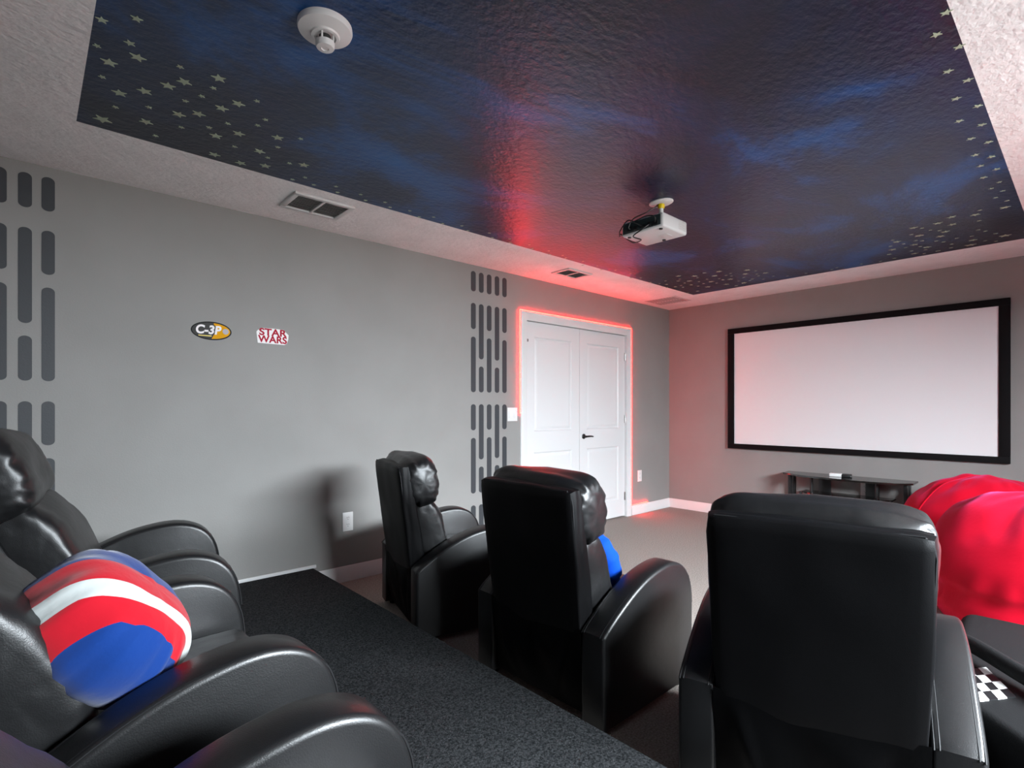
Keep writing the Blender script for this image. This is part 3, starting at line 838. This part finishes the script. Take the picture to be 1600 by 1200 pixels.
for (x, y) in ((5.66, 1.87), (5.66, 1.33)):
    bm = bmesh.new(); tube(bm, [(x - 5.64, y - 1.6, .075), (x - 5.64, y - 1.6, .556)], .014, 16)
    for z in (.39,): lathe(bm, [(.014, -.02), (.021, -.018), (.021, .018), (.014, .02)], 16, c=(x - 5.64, y - 1.6, z))
    finish('post', bm, M['standleg'], ts)
for (x, y) in ((5.815, 1.80), (5.815, 1.40)):
    bm = bmesh.new(); box(bm, x - 5.64 - .008, x - 5.64 + .008, y - 1.6 - .055, y - 1.6 + .055, .075, .556, .003); finish('rear_panel', bm, M['standleg'], ts)
for p in ((5.575, 1.94), (5.56, 1.20)):
    bm = bmesh.new(); tube(bm, [(p[0] - 5.64, p[1] - 1.6, .372), (p[0] - 5.64, p[1] - 1.6, .408)], .012, 12); finish('knob', bm, M['standleg'], ts)
md = empty('media_box', (5.70, 1.625, .572), radians(12)); tag(md, 'small white and black box lying on the media stand', 'media player')
bm = bmesh.new(); box(bm, -.045, .045, -.005, .095, .0, .030, .006, 3); finish('white_case', bm, M['plate'], md)
bm = bmesh.new(); box(bm, -.050, .050, -.085, -.006, .0, .026, .006, 3); finish('black_case', bm, M['blackplastic'], md)

# ------------------------------------------------------------------ projection screen
ps = empty('projection_screen', (XS, 1.633, .77)); tag(ps, 'wide white projection screen in a black frame on the far wall', 'projection screen')
sy, sz, fw = 1.170, 1.345, .070
bm = bmesh.new()
for (y0, y1, z0, z1) in ((-sy, sy, 0, fw * .78), (-sy, sy, sz - fw * .85, sz), (-sy, -sy + fw, fw * .78, sz - fw * .85), (sy - fw, sy, fw * .78, sz - fw * .85)):
    box(bm, -.036, -.001, y0, y1, z0, z1, .003)
finish('frame', bm, M['frameblack'], ps)
bm = bmesh.new(); box(bm, -.022, -.012, -sy + fw - .01, sy - fw + .01, fw * .7, sz - fw * .8); finish('screen_fabric', bm, M['screen'], ps, smooth=0)

# ------------------------------------------------------------------ projector on its ceiling arm
pj = empty('projector', (2.767, 1.775, ZC)); tag(pj, 'white video projector with dangling cables hanging from the blue ceiling', 'projector')
zb, zt = 2.250 - ZC, 2.332 - ZC
bm = bmesh.new(); box(bm, -.122, .140, -.135, .150, zb, zt, .013, 3); body = finish('body', bm, M['proj'], pj, smooth=40)
bm = bmesh.new(); box(bm, -.125, -.118, -.118, .138, zb + .012, zt - .010, .002); finish('connector_panel', bm, M['projback'], pj)
bm = bmesh.new()
for k in range(6):
    for j in range(4): box(bm, .045 + .014 * k, .055 + .014 * k, -.1365, -.134, zb + .018 + .012 * j, zb + .026 + .012 * j)
finish('side_grille', bm, M['vent'], pj, smooth=0)
bm = bmesh.new()
for (y, w, h, z) in ((-.085, .018, .012, .028), (-.045, .012, .012, .028), (.0, .016, .008, .030), (.045, .011, .011, .03), (.085, .02, .014, .032)):
    box(bm, -.130, -.124, y - w, y + w, zb + z - h, zb + z + h, .001)
finish('socket', bm, M['blackplastic'], pj)
bm = bmesh.new()
tmp = bmesh.new(); lathe(tmp, [(0, 0), (.036, 0), (.038, .012), (.030, .014), (.028, .004), (0, .004)], 28)
tmp.transform(Matrix.Translation((.136, .085, (zb + zt) / 2)) @ Matrix.Rotation(pi / 2, 4, 'Y')); me_ = bpy.data.meshes.new('t'); tmp.to_mesh(me_); tmp.free(); bm.from_mesh(me_); bpy.data.meshes.remove(me_)
finish('lens', bm, M['blackplastic'], pj)
bm = bmesh.new()
for (x, y) in ((-.09, -.10), (-.09, .115), (.105, .0)): lathe(bm, [(0, -.006), (.010, -.006), (.011, 0.001), (0, .001)], 14, c=(x, y, zb))
finish('foot', bm, M['blackplastic'], pj)
bm = bmesh.new(); box(bm, .010, .075, -.075, -.015, zb - .0015, zb + .002, .001); finish('lamp_cover', bm, M['vent'], pj)
bm = bmesh.new(); lathe(bm, [(0, -.001), (.058, -.001), (.059, -.006), (.050, -.012), (.020, -.014), (0, -.014)], 32)
for v in bm.verts: v.co.y *= 1.25
bm.transform(Matrix.Translation((0, -.045, 0))); finish('ceiling_plate', bm, M['plate'], pj)
bm = bmesh.new(); lathe(bm, [(0, -.040), (.016, -.040), (.020, -.034), (.020, -.016), (.014, -.012), (0, -.012)], 20, c=(0, -.045, 0)); finish('joint', bm, M['yellow'], pj)
bm = bmesh.new(); tube(bm, [(0, -.045, -.035), (0, -.045, zt - .004)], .013, 18); lathe(bm, [(0, 0), (.030, 0), (.026, .016), (.013, .020), (0, .020)], 20, c=(0, -.045, zt)); finish('mount_arm', bm, M['proj'], pj)
for pts in ([(.0, -.030, -.012), (-.05, .02, -.055), (-.125, .06, -.10), (-.140, .085, zb + .045), (-.128, .085, zb + .032)],
            [(-.128, .0, zb + .03), (-.150, .03, zb + .05), (-.158, .08, zb + .075), (-.150, .14, zb + .03), (-.120, .165, zb + .01)],
            [(-.128, -.045, zb + .028), (-.152, -.01, zb + .0), (-.145, .05, zb - .022), (-.05, .06, zb - .020), (.02, .168, zb + .004), (-.10, .172, zb + .03)],
            [(-.128, -.085, zb + .03), (-.150, -.095, zb + .055), (-.155, -.04, zb + .070), (-.145, .05, zb + .06)]):
    bm = bmesh.new(); tube(bm, catmull(pts, 7), .0038, 8); finish('cable', bm, M['blackplastic'], pj)

# ------------------------------------------------------------------ black floor seat with a checkered strip
gs = empty('floor_seat', (2.05, -.10, 0)); tag(gs, 'black padded floor seat with a checkered strip beside the front recliner', 'gaming chair')
def padded(name, poly, z0, z1, bev, mat):
    bm = bmesh.new(); a = [bm.verts.new((x - 2.05, y + .10, z0)) for x, y in poly]; b_ = [bm.verts.new((x - 2.05, y + .10, z1)) for x, y in poly]
    n = len(poly); bm.faces.new(a[::-1]); bm.faces.new(b_)
    for k in range(n): bm.faces.new((a[k], a[(k + 1) % n], b_[(k + 1) % n], b_[k]))
    bmesh.ops.recalc_face_normals(bm, faces=bm.faces)
    bmesh.ops.bevel(bm, geom=bm.edges[:], offset=bev, segments=5, profile=.5, affect='EDGES', clamp_overlap=True)
    return finish(name, bm, mat, gs, smooth=50)
padded('seat', [(1.965, .242), (1.56, -.165), (1.98, -.58), (2.52, -.04), (2.385, .345), (2.16, .297)], .01, .385, .03, M['nylon'])
padded('folded_back', [(2.405, .37), (2.52, -.03), (2.74, -.34), (3.08, -.34), (3.06, .40)], .01, .33, .05, M['nylon'])
bm = bmesh.new(); cell = ((.042, .0205), (-.0265, .0165))
for i in range(4):
    for j in range(4):
        ox, oy = 2.108 + i * cell[0][0] + j * cell[1][0] - 2.05, .155 + i * cell[0][1] + j * cell[1][1] + .10
        vs = [bm.verts.new((ox + a * cell[0][0] + c * cell[1][0], oy + a * cell[0][1] + c * cell[1][1], z)) for z in (.384, .3885) for a, c in ((0, 0), (1, 0), (1, 1), (0, 1))]
        for q in ((0, 3, 2, 1), (4, 5, 6, 7), (0, 1, 5, 4), (1, 2, 6, 5), (2, 3, 7, 6), (3, 0, 4, 7)):
            bm.faces.new([vs[k] for k in q]).material_index = (i + j) % 2
bmesh.ops.recalc_face_normals(bm, faces=bm.faces)
finish('checkered_strip', bm, [M['checkb'], M['checkw']], gs, smooth=0)
bm = bmesh.new(); tube(bm, [(x - 2.05, y + .10, z) for x, y, z in catmull([(2.365, .315, .30), (2.365, .315, .40), (2.33, .285, .432), (2.18, .135, .425), (2.0, -.045, .415), (1.82, -.235, .405)], 8)], .026, 14); finish('bolster', bm, M['nylon'], gs)

# ------------------------------------------------------------------ daylight and camera
wd = bpy.data.worlds.new('World'); SC.world = wd; wd.use_nodes = True
bg = wd.node_tree.nodes['Background']; bg.inputs['Color'].default_value = (0.72, 0.84, 1.0, 1); bg.inputs['Strength'].default_value = 1.0
def daylight(x0, x1, power, zc, tilt, col, name='window_daylight'):
    l = bpy.data.lights.new(name, 'AREA'); l.shape = 'RECTANGLE'; l.size = (x1 - x0) + .5; l.size_y = 1.5; l.energy = power; l.color = col
    o = bpy.data.objects.new(name, l); COL.objects.link(o)
    o.location = ((x0 + x1) / 2, YR - .95, zc)
    o.rotation_euler = (radians(90 - tilt), 0, 0)     # aims into the room (+y) and down by tilt
    return o
daylight(*WINS[0], 2450, 2.50, 28, (0.85, 0.935, 1.0))                        # sky
g_ = daylight(*WINS[0], 350, .10, -22, (1.0, 0.98, 0.95), 'window_ground_light')   # unseen fill lamp added outside, aimed up to brighten the ceiling like ground bounce
g_.location.y = YR - 3.2; g_.data.size = 4.5; g_.data.size_y = 1.6

cam = bpy.data.cameras.new('camera'); co = bpy.data.objects.new('camera', cam); COL.objects.link(co)
F = Vector((.6731, .7396, 0)); R = Vector((.7396, -.6731, 0))
co.matrix_world = Matrix(((R.x, 0, -F.x, 0), (R.y, 0, -F.y, 0), (0, 1, 0, CAM_H), (0, 0, 0, 1)))
cam.sensor_fit = 'HORIZONTAL'; cam.sensor_width = 36.0; cam.lens = 36.0 * 830 / 1600
cam.shift_y = 38.0 / 1600; cam.clip_start = .02
SC.camera = co
SC.view_settings.view_transform = 'Standard'; SC.view_settings.look = 'None'; SC.view_settings.gamma = 1.0; SC.view_settings.exposure = 0.12
SC.view_settings.use_curve_mapping = False
SC.cycles.use_denoising = True
SC.cycles.max_bounces = 10; SC.cycles.diffuse_bounces = 6
